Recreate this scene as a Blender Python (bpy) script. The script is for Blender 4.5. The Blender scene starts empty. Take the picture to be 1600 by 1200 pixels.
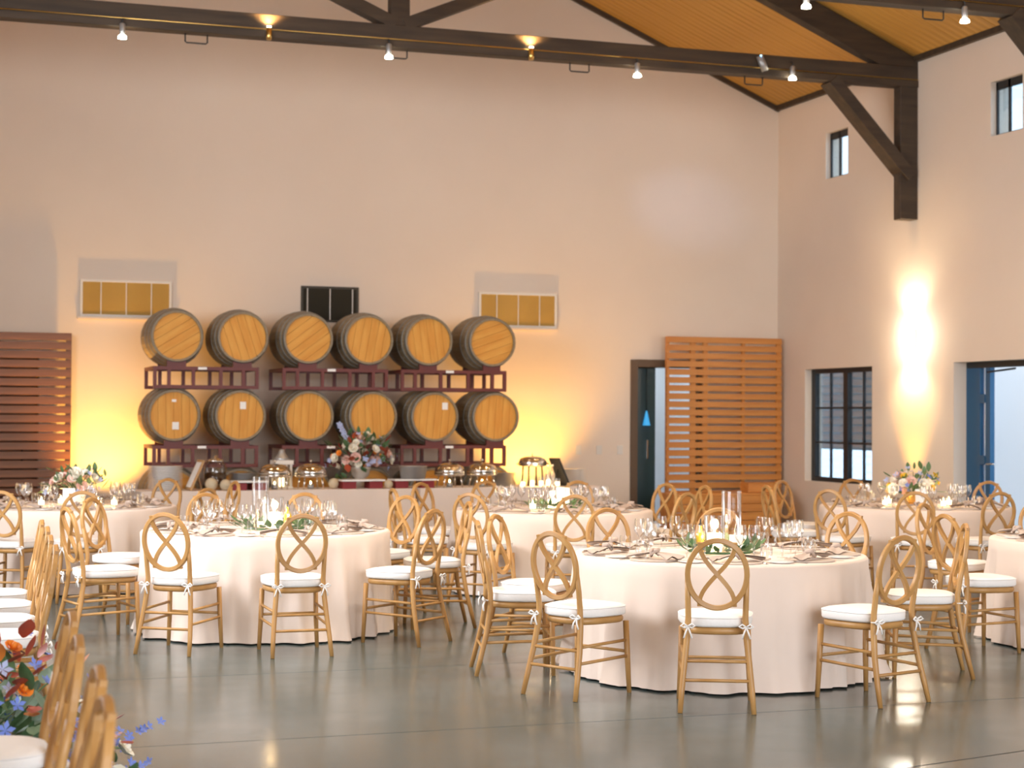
import bpy, bmesh, math, random
from mathutils import Vector, Matrix, Quaternion
PI = math.pi
random.seed(7)
scene = bpy.context.scene
COL = scene.collection

# ------------------------------------------------------------------ camera
YAW, PITCH, ROLL, FPX = 0.3278, 0.0181, 0.0058, 2688.66
def cam_axes():
    f0 = Vector((math.sin(YAW), math.cos(YAW), 0)); r0 = Vector((math.cos(YAW), -math.sin(YAW), 0)); u0 = Vector((0, 0, 1))
    f = f0*math.cos(PITCH) + u0*math.sin(PITCH); u = u0*math.cos(PITCH) - f0*math.sin(PITCH)
    r = r0*math.cos(ROLL) + u*math.sin(ROLL); u2 = u*math.cos(ROLL) - r0*math.sin(ROLL)
    return r, u2, f
_r, _u, _f = cam_axes()
cam_d = bpy.data.cameras.new('camera'); cam = bpy.data.objects.new('camera', cam_d); COL.objects.link(cam)
cam.matrix_world = Matrix(((_r.x, _u.x, -_f.x, 0), (_r.y, _u.y, -_f.y, 0), (_r.z, _u.z, -_f.z, 1.58), (0, 0, 0, 1)))
cam_d.sensor_fit = 'HORIZONTAL'; cam_d.sensor_width = 36; cam_d.lens = FPX/1600*36
cam_d.clip_start = .05; cam_d.clip_end = 200
cam_d.dof.use_dof = True; cam_d.dof.focus_distance = 9.6; cam_d.dof.aperture_fstop = 3.2
scene.camera = cam

# ------------------------------------------------------------------ world, daylight, exposure
w = bpy.data.worlds.new('sky'); scene.world = w; w.use_nodes = True
wb = w.node_tree.nodes['Background']; wb.inputs['Color'].default_value = (.62, .80, 1.0, 1); wb.inputs['Strength'].default_value = 3.4
vs = scene.view_settings
vs.view_transform = 'Standard'; vs.look = 'None'; vs.exposure = 0.3; vs.gamma = 1.0; vs.use_curve_mapping = False
def lamp(name, typ, loc, energy, color, parent=None, target=None, **kw):
    d = bpy.data.lights.new(name, typ); d.energy = energy; d.color = color
    for k, v in kw.items(): setattr(d, k, v)
    o = bpy.data.objects.new(name, d); COL.objects.link(o); o.location = loc
    if target is not None:
        o.rotation_euler = (Vector(target)-Vector(loc)).to_track_quat('-Z', 'Y').to_euler()
    if parent is not None: o.parent = parent
    return o
# daylight through the glazed opening of the wall behind the camera, and through the openings of the left wall
lamp('front_daylight', 'AREA', (4.8, -3.5, 3.0), 640, (1.0, .96, .94), target=(4.8, 10, 1.6), shape='RECTANGLE', size=9.0, size_y=4.6)
lamp('left_daylight', 'AREA', (-1.9, 11.5, 3.6), 430, (1.0, .96, .95), target=(8, 12.5, 2.6), shape='RECTANGLE', size=6.0, size_y=2.6)

# ------------------------------------------------------------------ helpers
def obj(name, me, parent=None, loc=None, rot=None, scale=None):
    o = bpy.data.objects.new(name, me); COL.objects.link(o)
    if parent is not None: o.parent = parent
    if loc is not None: o.location = loc
    if rot is not None: o.rotation_euler = rot
    if scale is not None: o.scale = scale
    return o
def empty(name, loc=(0, 0, 0), rz=0, label=None, cat=None, group=None):
    o = bpy.data.objects.new(name, None); COL.objects.link(o); o.location = loc; o.rotation_euler = (0, 0, rz)
    o.empty_display_size = .1
    return tag(o, label, cat, group)
def tag(o, label=None, cat=None, group=None, kind=None):
    if label: o['label'] = label
    if cat: o['category'] = cat
    if group: o['group'] = group
    if kind: o['kind'] = kind
    return o
def struct(o): o['kind'] = 'structure'; return o
def kids(o): return [c for c in bpy.data.objects if c.parent == o]
def copy_tree(root, loc=None, rz=None, label=None, group=None, _cache={}):
    if root.name not in _cache:
        def collect(o): return [(c, collect(c)) for c in kids(o)]
        _cache[root.name] = collect(root)
    def rec(o, sub, par):
        c = o.copy(); COL.objects.link(c)
        if par is not None: c.parent = par; c.matrix_parent_inverse = o.matrix_parent_inverse.copy()
        for s, ss in sub: rec(s, ss, c)
        return c
    c = rec(root, _cache[root.name], None)
    if loc is not None: c.location = loc
    if rz is not None: c.rotation_euler = (0, 0, rz)
    if label: c['label'] = label
    if group: c['group'] = group
    return c

class MB:
    def __init__(s): s.v = []; s.f = []; s.sm = []
    def add(s, vs_, fs, smooth=False):
        b = len(s.v); s.v += [tuple(v) for v in vs_]
        for f in fs: s.f.append([b+i for i in f]); s.sm.append(smooth)
        return s
    def box(s, x0, x1, y0, y1, z0, z1):
        return s.add([(x0,y0,z0),(x1,y0,z0),(x1,y1,z0),(x0,y1,z0),(x0,y0,z1),(x1,y0,z1),(x1,y1,z1),(x0,y1,z1)],
                     [(0,3,2,1),(4,5,6,7),(0,1,5,4),(1,2,6,5),(2,3,7,6),(3,0,4,7)])
    def cbox(s, c, sz): return s.box(c[0]-sz[0]/2, c[0]+sz[0]/2, c[1]-sz[1]/2, c[1]+sz[1]/2, c[2]-sz[2]/2, c[2]+sz[2]/2)
    def beam(s, a, b, wd, ht, up=(0, 0, 1)):
        a = Vector(a); b = Vector(b); d = (b-a).normalized(); sd = d.cross(Vector(up))
        if sd.length < 1e-5: sd = d.cross(Vector((0, 1, 0)))
        sd.normalize(); u = sd.cross(d).normalized(); vs_ = []
        for p in (a, b):
            for i, j in ((-1,-1),(1,-1),(1,1),(-1,1)): vs_.append(p+sd*(i*wd/2)+u*(j*ht/2))
        return s.add(vs_, [(0,1,2,3),(7,6,5,4),(0,4,5,1),(1,5,6,2),(2,6,7,3),(3,7,4,0)])
    def sweep(s, pts, sec, up=(0, 1, 0), closed=False, smooth=True, scales=None):
        pts = [Vector(p) for p in pts]; n = len(pts); m = len(sec); vs_ = []
        upv = Vector(up); prev = None
        for i, p in enumerate(pts):
            t = (pts[(i+1) % n]-pts[i-1]) if closed else (pts[min(i+1, n-1)]-pts[max(i-1, 0)])
            t.normalize()
            a = upv - t*upv.dot(t)
            if a.length < 1e-4: a = prev or Vector((1, 0, 0)) - t*t.x
            a.normalize(); prev = a; b = t.cross(a); k = scales[i] if scales else 1
            for (q, r) in sec: vs_.append(p + b*q*k + a*r*k)
        fs = []
        for i in range(n if closed else n-1):
            for j in range(m):
                i2 = (i+1) % n; fs.append((i*m+j, i*m+(j+1) % m, i2*m+(j+1) % m, i2*m+j))
        if not closed: fs += [tuple(range(m-1, -1, -1)), tuple((n-1)*m+j for j in range(m))]
        return s.add(vs_, fs, smooth)
    def tube(s, pts, r, seg=8, closed=False, up=(0.13, .97, .2), scales=None):
        return s.sweep(pts, [(r*math.cos(2*PI*k/seg), r*math.sin(2*PI*k/seg)) for k in range(seg)], up, closed, True, scales)
    def lathe(s, prof, seg=20, c=(0, 0, 0), axis='Z', cap=True, smooth=True):
        vs_ = []
        for (r, z) in prof:
            for k in range(seg):
                a = 2*PI*k/seg; p = (r*math.cos(a), r*math.sin(a), z)
                if axis == 'Y': p = (p[0], p[2], p[1])
                vs_.append((p[0]+c[0], p[1]+c[1], p[2]+c[2]))
        fs = []
        for i in range(len(prof)-1):
            for k in range(seg): fs.append((i*seg+k, i*seg+(k+1) % seg, (i+1)*seg+(k+1) % seg, (i+1)*seg+k))
        if cap:
            if prof[0][0] > 1e-5: fs.append(tuple(range(seg-1, -1, -1)))
            if prof[-1][0] > 1e-5: fs.append(tuple((len(prof)-1)*seg+k for k in range(seg)))
        return s.add(vs_, fs, smooth)
    def grid(s, fn, nu, nv, smooth=True, closed_u=False):
        vs_ = [fn(i/(nu if closed_u else nu-1), j/(nv-1)) for j in range(nv) for i in range(nu)]
        fs = []
        for j in range(nv-1):
            for i in range(nu if closed_u else nu-1):
                fs.append((j*nu+i, j*nu+(i+1) % nu, (j+1)*nu+(i+1) % nu, (j+1)*nu+i))
        return s.add(vs_, fs, smooth)
    def mesh(s, name, mt, bevel=0, recalc=True):
        me = bpy.data.meshes.new(name); me.from_pydata(s.v, [], s.f)
        me.polygons.foreach_set('use_smooth', s.sm)
        if recalc or bevel:
            bm = bmesh.new(); bm.from_mesh(me)
            bmesh.ops.remove_doubles(bm, verts=bm.verts, dist=1e-6)
            bmesh.ops.recalc_face_normals(bm, faces=bm.faces)
            if bevel: bmesh.ops.bevel(bm, geom=list(bm.edges), offset=bevel, segments=1, affect='EDGES', clamp_overlap=True)
            bm.to_mesh(me); bm.free()
        me.materials.append(mt); me.update(); return me
    def o(s, name, mt, parent=None, bevel=0, loc=None, rot=None, recalc=True):
        return obj(name, s.mesh(name, mt, bevel, recalc), parent, loc, rot)

# ------------------------------------------------------------------ materials
def mat(name, col, rough=.6, metal=0, emit=None, estr=0, noise=None, bump=0, bscale=40, spec=None, sheen=0, sub=0):
    m = bpy.data.materials.new(name); m.use_nodes = True; nt = m.node_tree; b = nt.nodes['Principled BSDF']
    b.inputs['Base Color'].default_value = (*col, 1); b.inputs['Roughness'].default_value = rough; b.inputs['Metallic'].default_value = metal
    if spec is not None: b.inputs['Specular IOR Level'].default_value = spec
    if sheen: b.inputs['Sheen Weight'].default_value = sheen
    if emit: b.inputs['Emission Color'].default_value = (*emit, 1); b.inputs['Emission Strength'].default_value = estr
    tc = None
    if noise or bump:
        tc = nt.nodes.new('ShaderNodeTexCoord')
    if noise:   # noise = (scale vector, colour 2, detail)
        mp = nt.nodes.new('ShaderNodeMapping'); mp.inputs['Scale'].default_value = noise[0]
        nz = nt.nodes.new('ShaderNodeTexNoise'); nz.inputs['Scale'].default_value = 1; nz.inputs['Detail'].default_value = noise[2] if len(noise) > 2 else 4
        rp = nt.nodes.new('ShaderNodeValToRGB'); rp.color_ramp.elements[0].position = .32; rp.color_ramp.elements[1].position = .68
        rp.color_ramp.elements[0].color = (*col, 1); rp.color_ramp.elements[1].color = (*noise[1], 1)
        nt.links.new(tc.outputs['Object'], mp.inputs['Vector']); nt.links.new(mp.outputs[0], nz.inputs['Vector'])
        nt.links.new(nz.outputs['Fac'], rp.inputs['Fac']); nt.links.new(rp.outputs['Color'], b.inputs['Base Color'])
    if bump:
        nb = nt.nodes.new('ShaderNodeTexNoise'); nb.inputs['Scale'].default_value = bscale; nb.inputs['Detail'].default_value = 5
        bp = nt.nodes.new('ShaderNodeBump'); bp.inputs['Strength'].default_value = bump; bp.inputs['Distance'].default_value = .02
        nt.links.new(tc.outputs['Object'], nb.inputs['Vector']); nt.links.new(nb.outputs['Fac'], bp.inputs['Height']); nt.links.new(bp.outputs[0], b.inputs['Normal'])
    return m
def glassy(name, tint=(1, 1, 1), refl=.06, rough=.03):
    m = bpy.data.materials.new(name); m.use_nodes = True; nt = m.node_tree; nt.nodes.clear()
    out = nt.nodes.new('ShaderNodeOutputMaterial'); mx = nt.nodes.new('ShaderNodeMixShader')
    tr = nt.nodes.new('ShaderNodeBsdfTransparent'); tr.inputs[0].default_value = (*tint, 1)
    gl = nt.nodes.new('ShaderNodeBsdfGlossy'); gl.inputs['Roughness'].default_value = rough
    lw = nt.nodes.new('ShaderNodeLayerWeight'); lw.inputs['Blend'].default_value = .35
    mr = nt.nodes.new('ShaderNodeMath'); mr.operation = 'MULTIPLY_ADD'; mr.inputs[1].default_value = .55; mr.inputs[2].default_value = refl
    nt.links.new(lw.outputs['Fresnel'], mr.inputs[0]); nt.links.new(mr.outputs[0], mx.inputs['Fac'])
    nt.links.new(tr.outputs[0], mx.inputs[1]); nt.links.new(gl.outputs[0], mx.inputs[2]); nt.links.new(mx.outputs[0], out.inputs['Surface'])
    return m
M = {}
M['plaster'] = mat('plaster', (.73, .61, .50), .9, noise=((.5, .5, .5), (.79, .67, .555), 6), bump=.08, bscale=14)
M['beam'] = mat('dark_beam', (.035, .022, .013), .65, noise=((1.5, 14, 14), (.065, .04, .022), 4))
M['board'] = mat('ceiling_board', (.33, .16, .028), .6, noise=((.7, 16, 16), (.50, .27, .055), 5))
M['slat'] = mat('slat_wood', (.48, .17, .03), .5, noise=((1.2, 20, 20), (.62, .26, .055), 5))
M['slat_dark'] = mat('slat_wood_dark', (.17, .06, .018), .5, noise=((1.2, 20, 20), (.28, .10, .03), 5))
M['chair'] = mat('chair_wood', (.39, .195, .056), .42, noise=((9, 9, 2.5), (.50, .275, .092), 4))
M['cushion'] = mat('cushion_fabric', (.86, .83, .80), .85, bump=.1, bscale=60)
M['cloth'] = mat('blush_cloth', (.76, .63, .54), .82, noise=((3, 3, 3), (.79, .66, .57), 3), sheen=.1)
M['napkin'] = mat('taupe_napkin', (.46, .36, .30), .85, noise=((12, 12, 12), (.53, .42, .35), 3))
M['charger'] = mat('charger_plate', (.64, .54, .46), .35)
M['china'] = mat('white_china', (.85, .84, .82), .2)
M['steel'] = mat('polished_steel', (.75, .73, .70), .16, 1)
M['brass'] = mat('brass', (.75, .48, .15), .28, 1)
M['glass'] = glassy('clear_glass')
M['pane'] = glassy('window_glass', (.86, .93, .97), .05)
M['black'] = mat('black_metal', (.012, .014, .016), .45)
M['bluedark'] = mat('dark_blue_paint', (.01, .085, .19), .4)
M['oak_head'] = mat('barrel_head', (.60, .25, .03), .62, noise=((14, 14, 2), (.70, .35, .065), 4))
M['stave'] = mat('barrel_stave', (.24, .175, .10), .65, noise=((16, 2, 16), (.34, .26, .16), 4))
M['hoop'] = mat('hoop_steel', (.27, .26, .23), .5, .5)
M['rack'] = mat('red_rack', (.13, .022, .016), .5)
M['paper'] = mat('paper', (.85, .84, .82), .7)
M['ink'] = mat('ink', (.03, .03, .03), .7)
M['candle'] = mat('candle_wax', (.95, .86, .70), .5, emit=(1, .74, .38), estr=5)
M['flame'] = mat('flame', (1, .8, .4), .5, emit=(1, .70, .30), estr=60)
M['oil'] = mat('olive_oil', (.75, .48, .02), .12)
M['leaf'] = mat('green_leaf', (.05, .12, .045), .5, noise=((20, 20, 20), (.10, .19, .08), 2))
M['leaf_pale'] = mat('eucalyptus_leaf', (.16, .24, .17), .55)
M['leaf_red'] = mat('red_leaf', (.42, .06, .02), .5, noise=((14, 14, 14), (.25, .05, .03), 2))
M['leaf_orange'] = mat('orange_leaf', (.60, .20, .03), .5)
M['petal_white'] = mat('white_petal', (.85, .80, .68), .6)
M['petal_pink'] = mat('pink_petal', (.80, .52, .44), .6)
M['petal_blue'] = mat('blue_petal', (.16, .24, .66), .6)
M['petal_pale_blue'] = mat('pale_blue_petal', (.42, .48, .72), .6)
M['petal_orange'] = mat('orange_petal', (.85, .28, .03), .6)
M['petal_yellow'] = mat('yellow_petal', (.85, .55, .04), .6)
M['stone'] = mat('stone_urn', (.52, .45, .38), .8, bump=.2, bscale=60)
M['white_wood'] = mat('white_painted_wood', (.72, .68, .62), .6)
M['wood_box'] = mat('plain_wood', (.42, .24, .10), .6, noise=((3, 18, 18), (.5, .3, .13), 4))
M['wicker'] = mat('wicker_ball', (.58, .48, .33), .85, bump=.6, bscale=70)
M['galv'] = mat('galvanised_metal', (.42, .42, .42), .4, .6)
M['red_box'] = mat('red_riser', (.22, .015, .02), .5)
M['lens'] = mat('lamp_lens', (1, 1, 1), .3, emit=(1, .93, .72), estr=30)
M['sconce_glow'] = mat('sconce_diffuser', (1, 1, 1), .4, emit=(1, .92, .76), estr=70)
M['blue_led'] = mat('blue_led', (.1, .4, 1), .4, emit=(.2, .55, 1), estr=15)
M['ext_white'] = mat('exterior_white', (.86, .86, .90), .9)
M['ext_grey'] = mat('exterior_grey', (.36, .37, .36), .9)
M['paving'] = mat('exterior_paving', (.5, .5, .48), .9)
M['teal'] = mat('teal_door', (.02, .055, .065), .35)
M['blind'] = mat('bamboo_blind', (.50, .30, .07), .6, noise=((2, 30, 30), (.62, .40, .12), 3))
M['blind_dark'] = mat('dark_louvre', (.045, .038, .025), .6)
M['frame_brown'] = mat('door_frame_wood', (.11, .065, .035), .55)
# polished concrete floor
def floor_mat():
    m = mat('polished_concrete', (.10, .105, .095), .2)
    nt = m.node_tree; b = nt.nodes['Principled BSDF']; tc = nt.nodes.new('ShaderNodeTexCoord')
    n1 = nt.nodes.new('ShaderNodeTexNoise'); n1.inputs['Scale'].default_value = .7; n1.inputs['Detail'].default_value = 7; n1.inputs['Roughness'].default_value = .62
    rp = nt.nodes.new('ShaderNodeValToRGB'); rp.color_ramp.elements[0].position = .35; rp.color_ramp.elements[1].position = .66
    rp.color_ramp.elements[0].color = (.066, .097, .098, 1); rp.color_ramp.elements[1].color = (.108, .126, .120, 1)
    n2 = nt.nodes.new('ShaderNodeTexNoise'); n2.inputs['Scale'].default_value = 3.5; n2.inputs['Detail'].default_value = 6
    mr = nt.nodes.new('ShaderNodeMapRange'); mr.inputs['To Min'].default_value = .12; mr.inputs['To Max'].default_value = .26
    bp = nt.nodes.new('ShaderNodeBump'); bp.inputs['Strength'].default_value = .035; bp.inputs['Distance'].default_value = .02
    nt.links.new(tc.outputs['Object'], n1.inputs['Vector']); nt.links.new(tc.outputs['Object'], n2.inputs['Vector'])
    nt.links.new(n1.outputs['Fac'], rp.inputs['Fac']); nt.links.new(rp.outputs['Color'], b.inputs['Base Color'])
    nt.links.new(n2.outputs['Fac'], mr.inputs['Value']); nt.links.new(mr.outputs[0], b.inputs['Roughness'])
    nt.links.new(n2.outputs['Fac'], bp.inputs['Height']); nt.links.new(bp.outputs[0], b.inputs['Normal'])
    return m
M['floor'] = floor_mat()
M['joint'] = mat('floor_joint', (.035, .03, .026), .8)

# ------------------------------------------------------------------ the room
XR, XL, YB, YF = 11.22, -1.62, 21.5, -3.0
XM = (XR+XL)/2; EZ = 5.89; SL = .425; RZ = EZ + SL*(XR-XM)
# floor: dark bed with slabs and open saw-cut joints
fl = struct(MB().box(XL-.3, XR+.3, YF-.3, YB+.3, -.12, -.008).o('floor', M['joint']))
ys = [YF-.3, -.13, 1.98, 4.09, 6.19, 8.30, 10.41, 12.52, 14.63, 16.74, 18.85, YB+.3]
for i in range(len(ys)-1):
    MB().box(XL-.3, XR+.3, ys[i]+.004, ys[i+1]-.004, -.1, 0).o('floor_slab', M['floor'], fl)
MB().beam((3.75, 6.69, .0005), (8.2, 7.77, .0005), .009, .001).o('floor_crack', M['joint'], fl)
def wall_cells(axis, c0, c1, u0, u1, z0, z1, holes):
    us = sorted({u0, u1, *[h for q in holes for h in q[:2]]}); zs = sorted({z0, z1, *[h for q in holes for h in q[2:]]})
    mb = MB()
    for i in range(len(us)-1):
        for j in range(len(zs)-1):
            cu = (us[i]+us[i+1])/2; cz = (zs[j]+zs[j+1])/2
            if any(q[0] < cu < q[1] and q[2] < cz < q[3] for q in holes): continue
            if axis == 'X': mb.box(us[i], us[i+1], c0, c1, zs[j], zs[j+1])
            else: mb.box(c0, c1, us[i], us[i+1], zs[j], zs[j+1])
    return mb
VENTS = [(1.75, 2.85, 2.75, 3.205), (4.475, 5.225, 2.75, 3.205), (6.835, 7.92, 2.735, 3.195)]
DOOR1 = (9.10, 10.0, 0, 2.24); DOORL = (.15, 1.28, 0, 2.30)
mb = wall_cells('X', YB, YB+.25, XL-.25, XR+.25, 0, EZ, VENTS+[DOOR1, DOORL])
g = [(XL-.25, EZ), (XR+.25, EZ), (XR+.25, EZ+.05), (XM, RZ+.12), (XL-.25, EZ+.05)]
mb.add([(x, YB, z) for x, z in g]+[(x, YB+.25, z) for x, z in g], [(0,1,2,3,4), (9,8,7,6,5)]+[(i, i+5, (i+1) % 5+5, (i+1) % 5) for i in range(5)])
struct(mb.o('wall_back', M['plaster'], recalc=False))
WIN = (18.97, 20.71, .72, 2.22); RDOOR = (15.25, 17.16, 0, 2.22); H1 = (19.58, 20.16, 4.72, 5.33); H2 = (15.84, 16.43, 4.72, 5.33)
struct(wall_cells('Y', XR, XR+.25, YF-.25, YB+.25, 0, EZ+.05, [WIN, RDOOR, H1, H2]).o('wall_right', M['plaster'], recalc=False))
struct(wall_cells('Y', XL-.25, XL, YF-.25, YB+.25, 0, EZ+.05, [(8.4, 14.6, 2.2, 5.0)]).o('wall_left', M['plaster'], recalc=False))
mb = wall_cells('X', YF-.25, YF, XL-.25, XR+.25, 0, EZ, [(.3, 9.3, .7, 5.3)])
mb.add([(x, YF, z) for x, z in g]+[(x, YF-.25, z) for x, z in g], [(0,1,2,3,4), (9,8,7,6,5)]+[(i, i+5, (i+1) % 5+5, (i+1) % 5) for i in range(5)])
struct(mb.o('wall_front', M['plaster'], recalc=False))
# ceiling: two slopes, boards on the slope in view
def slope_pt(x, y, dz=0): return (x, y, EZ + SL*((XR-x) if x >= XM else (x-XL)) + dz)
mb = MB()
for a, b in ((XM, XR+.3), (XM, XL-.3)):
    p = [(a, YF-.3), (b, YF-.3), (b, YB+.3), (a, YB+.3)]
    ez = lambda x: RZ - SL*abs(x-XM)
    mb.add([(x, y, ez(x)+.03) for x, y in p]+[(x, y, ez(x)+.25) for x, y in p], [(0,1,2,3), (4,5,6,7), (0,1,5,4), (1,2,6,5), (2,3,7,6), (3,0,4,7)])
ceil = struct(mb.o('ceiling', M['board'], recalc=False))
slen = math.hypot(XR-XM, SL*(XR-XM)); ang = math.atan(SL); bw = .125
bme = MB().box(0, slen, -bw/2+.003, bw/2-.003, 0, .03).mesh('ceiling_board', M['board'], bevel=.003)
nb = int((YB-8.6)/bw)
for i in range(nb):
    y = YB - bw*(i+.5)
    obj('ceiling_board', bme, ceil, (XM + .0*i, y, RZ), (0, ang, 0)).location.z = RZ + random.uniform(-.002, .002)
# eave and gable trims
struct(MB().beam((XR-.03, YF, EZ-.01), (XR-.03, YB, EZ-.01), .06, .07).o('trim_1', M['beam']))
for k, sx in ((2, 1), (3, -1)):
    xe = XR if sx > 0 else XL
    struct(MB().beam((xe, YB-.03, EZ-.03), (XM, YB-.03, RZ-.03), .06, .06, up=(0, 1, 0)).o('trim_%d' % k, M['beam']))

# ---- back-wall louvred vents: shallow boxes standing proud of the wall
for k, (x0, x1, z0, z1) in enumerate(VENTS):
    r = struct(empty('window_%d' % (k+1), ((x0+x1)/2, YB, z0)))
    hw, hh = (x1-x0)/2, z1-z0; dark = k == 1
    f = MB(); t = .03; yo = -.02 if dark else -.045
    for a in ((-hw, hw, 0, t), (-hw, hw, hh-t, hh), (-hw, -hw+t, t, hh-t), (hw-t, hw, t, hh-t)): f.box(a[0], a[1], yo, .05, a[2], a[3])
    f.o('window_frame', M['white_wood'] if not dark else M['blind_dark'], r)
    MB().box(-hw, hw, .06, .08, 0, hh).o('backing', M['blind_dark'] if dark else M['wood_box'], r)
    n = 20
    sm_ = MB().box(-hw+t, hw-t, -.012, .012, -.0025, .0025).mesh('slat', M['blind_dark'] if dark else M['blind'])
    for i in range(n):
        obj('slat', sm_, r, (0, yo+.012, t+(i+.5)*(hh-2*t)/n), (-.9, 0, 0))
    for xx in ((-hw*.55, 0, hw*.55) if not dark else (-hw*.78, 0, hw*.78)): MB().box(xx-.006, xx+.006, yo-.004, yo+.002, t, hh-t).o('ladder_tape' if not dark else 'mullion', M['white_wood'], r)
    if not dark: MB().box(-hw-.03, hw+.03, yo-.01, 0, -.03, -.002).o('window_sill', M['plaster'], r)

# ---- doorway beside the slatted screen
d = struct(empty('door_1', (DOOR1[0], YB, 0)))
f = MB(); f.box(-.10, 0, -.03, .25, 0, 2.34); f.box(.9, 1.0, -.03, .25, 0, 2.34); f.box(0, .9, -.03, .25, 2.24, 2.34); f.o('door_frame', M['frame_brown'], d, .006)
MB().box(.0, .34, .16, .20, .01, 2.238).o('door_leaf', M['teal'], d, .004)
MB().box(.20, .22, .125, .16, 1.0, 1.25).o('door_handle', M['steel'], d)
# the lobby behind that doorway
lob = struct(MB().box(8.6, 10.9, 24.3, 24.4, 0, 3).box(8.5, 8.6, YB+.25, 24.4, 0, 3).box(10.9, 11, YB+.25, 24.4, 0, 3).box(8.5, 11, YB+.25, 24.4, -.1, 0).box(8.5, 11, YB+.25, 24.4, 3, 3.1).o('wall_lobby', M['ext_white'], recalc=False))
lamp('lobby_fill', 'AREA', (9.9, 23.2, 2.9), 16, (.80, .95, 1.0), target=(9.9, 23.2, 0), shape='SQUARE', size=1.2)  # area lamp without fixture, added inside the closed lobby as fill light
d = empty('lamp_reflection', (9.30, 21.64, 1.45), label='blue lamp reflection in the dark doorway, modelled as a hanging cone', cat='lamp')  # reflection of a blue lamp, built as a glowing cone on a cord
MB().lathe([(.055, 0), (.05, .01), (.018, .16), (.008, .2)], 14).o('shade', mat('blue_reflection', (.03, .2, .4), .3, emit=(.05, .35, .7), estr=.8), d)
MB().tube([(0, 0, .2), (0, 0, .79)], .004, 6).o('cord', M['black'], d)
# ---- dark doorway behind the other screen
d = struct(empty('door_2', (DOORL[0], YB, 0)))
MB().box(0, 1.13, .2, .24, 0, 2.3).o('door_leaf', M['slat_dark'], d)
MB().tube([(.95, .19, .95), (.95, .15, .95), (.95, .15, 1.15), (.95, .19, 1.15)], .01, 8).o('door_handle', M['black'], d)

# ---- right wall: lower steel window
wn = struct(empty('window_4', (XR, WIN[0], WIN[2]))); W_, H_ = WIN[1]-WIN[0], WIN[3]-WIN[2]; fx = .10
f = MB(); t = .06
for a in ((0, W_, 0, t), (0, W_, H_-t, H_), (0, t, t, H_-t), (W_-t*1.6, W_, t, H_-t), (W_*.48-.055, W_*.48+.055, t, H_-t)): f.box(fx, fx+.07, a[0], a[1], a[2], a[3])
f.o('window_frame', M['black'], wn)
f = MB()
for (a, b) in ((t, W_*.48-.055), (W_*.48+.055, W_-t*1.6)):
    f.box(fx+.02, fx+.05, (a+b)/2-.012, (a+b)/2+.012, t, H_-t)
    for q in (1, 2): f.box(fx+.02, fx+.05, a, b, t+(H_-2*t)*q/3-.012, t+(H_-2*t)*q/3+.012)
f.o('glazing_bars', M['black'], wn)
for (a, b) in ((t, W_*.48-.055), (W_*.48+.055, W_-t*1.6)):
    m_ = (a+b)/2
    for (p, q) in ((a, m_-.012), (m_+.012, b)):
        for r3 in range(3):
            z0 = t+(H_-2*t)*r3/3+(.012 if r3 else 0); z1 = t+(H_-2*t)*(r3+1)/3-(.012 if r3 < 2 else 0)
            MB().box(fx+.032, fx+.038, p, q, z0, z1).o('pane', M['pane'], wn)
# high windows
for k, Hh in ((5, H1), (6, H2)):
    wn = struct(empty('window_%d' % k, (XR, Hh[0], Hh[2]))); W2, H2_ = Hh[1]-Hh[0], Hh[3]-Hh[2]; fx2 = .07
    f = MB()
    for a in ((0, W2, 0, .025), (0, W2, H2_-.09, H2_), (0, .02, 0, H2_), (W2-.03, W2, 0, H2_), (W2*.55, W2*.61, 0, H2_)): f.box(fx2, fx2+.02, *a)
    f.o('window_frame', M['black'], wn)
    for (p, q) in ((.02, W2*.55), (W2*.61, W2-.03)): MB().box(fx2+.008, fx2+.012, p, q, .025, H2_-.09).o('pane', M['pane'], wn)
# glazed door
dr = struct(empty('door_3', (XR, RDOOR[1], 0))); fx = .17
f = MB(); f.box(fx, fx+.07, -1.91, 0, 2.15, 2.22); f.box(fx, fx+.07, -1.91, -1.85, 0, 2.15); f.o('door_frame', M['black'], dr)
MB().box(fx, fx+.06, -.27, 0, 0, 2.15).o('door_stile', M['bluedark'], dr)
MB().box(fx, fx+.06, -.47, -.38, 0, 2.15).o('door_post', M['bluedark'], dr)
MB().box(fx+.025, fx+.031, -.38, -.27, 0, 2.15).o('pane', M['pane'], dr)
for z in (.45, 1.05, 1.75): MB().box(fx-.01, fx+.06, -.38, -.27, z, z+.10).o('hinge', M['bluedark'], dr)
MB().tube([(fx+.02, -.47, 1.06), (fx-.05, -.48, 1.06), (fx-.05, -.62, 1.06)], .012, 8).o('door_handle', M['steel'], dr)
MB().tube([(fx, -.42, 2.1), (fx-.04, -.7, 2.11), (fx, -.95, 2.13)], .012, 6).o('door_closer', M['black'], dr)
# outside the right wall
struct(MB().box(XR+.25, 22, 5, 30, -.15, -.05).o('ground', M['paving']))
struct(MB().box(13.6, 13.8, 11.0, 22.5, -.05, 3.2).o('wall_courtyard', M['ext_white']))
struct(MB().box(12.3, 12.4, 19.9, 27, 1.12, 3.6).box(12.3, 12.4, 26.8, 27, -.05, 1.12).o('wall_annex', M['ext_grey'], recalc=False))

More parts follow.
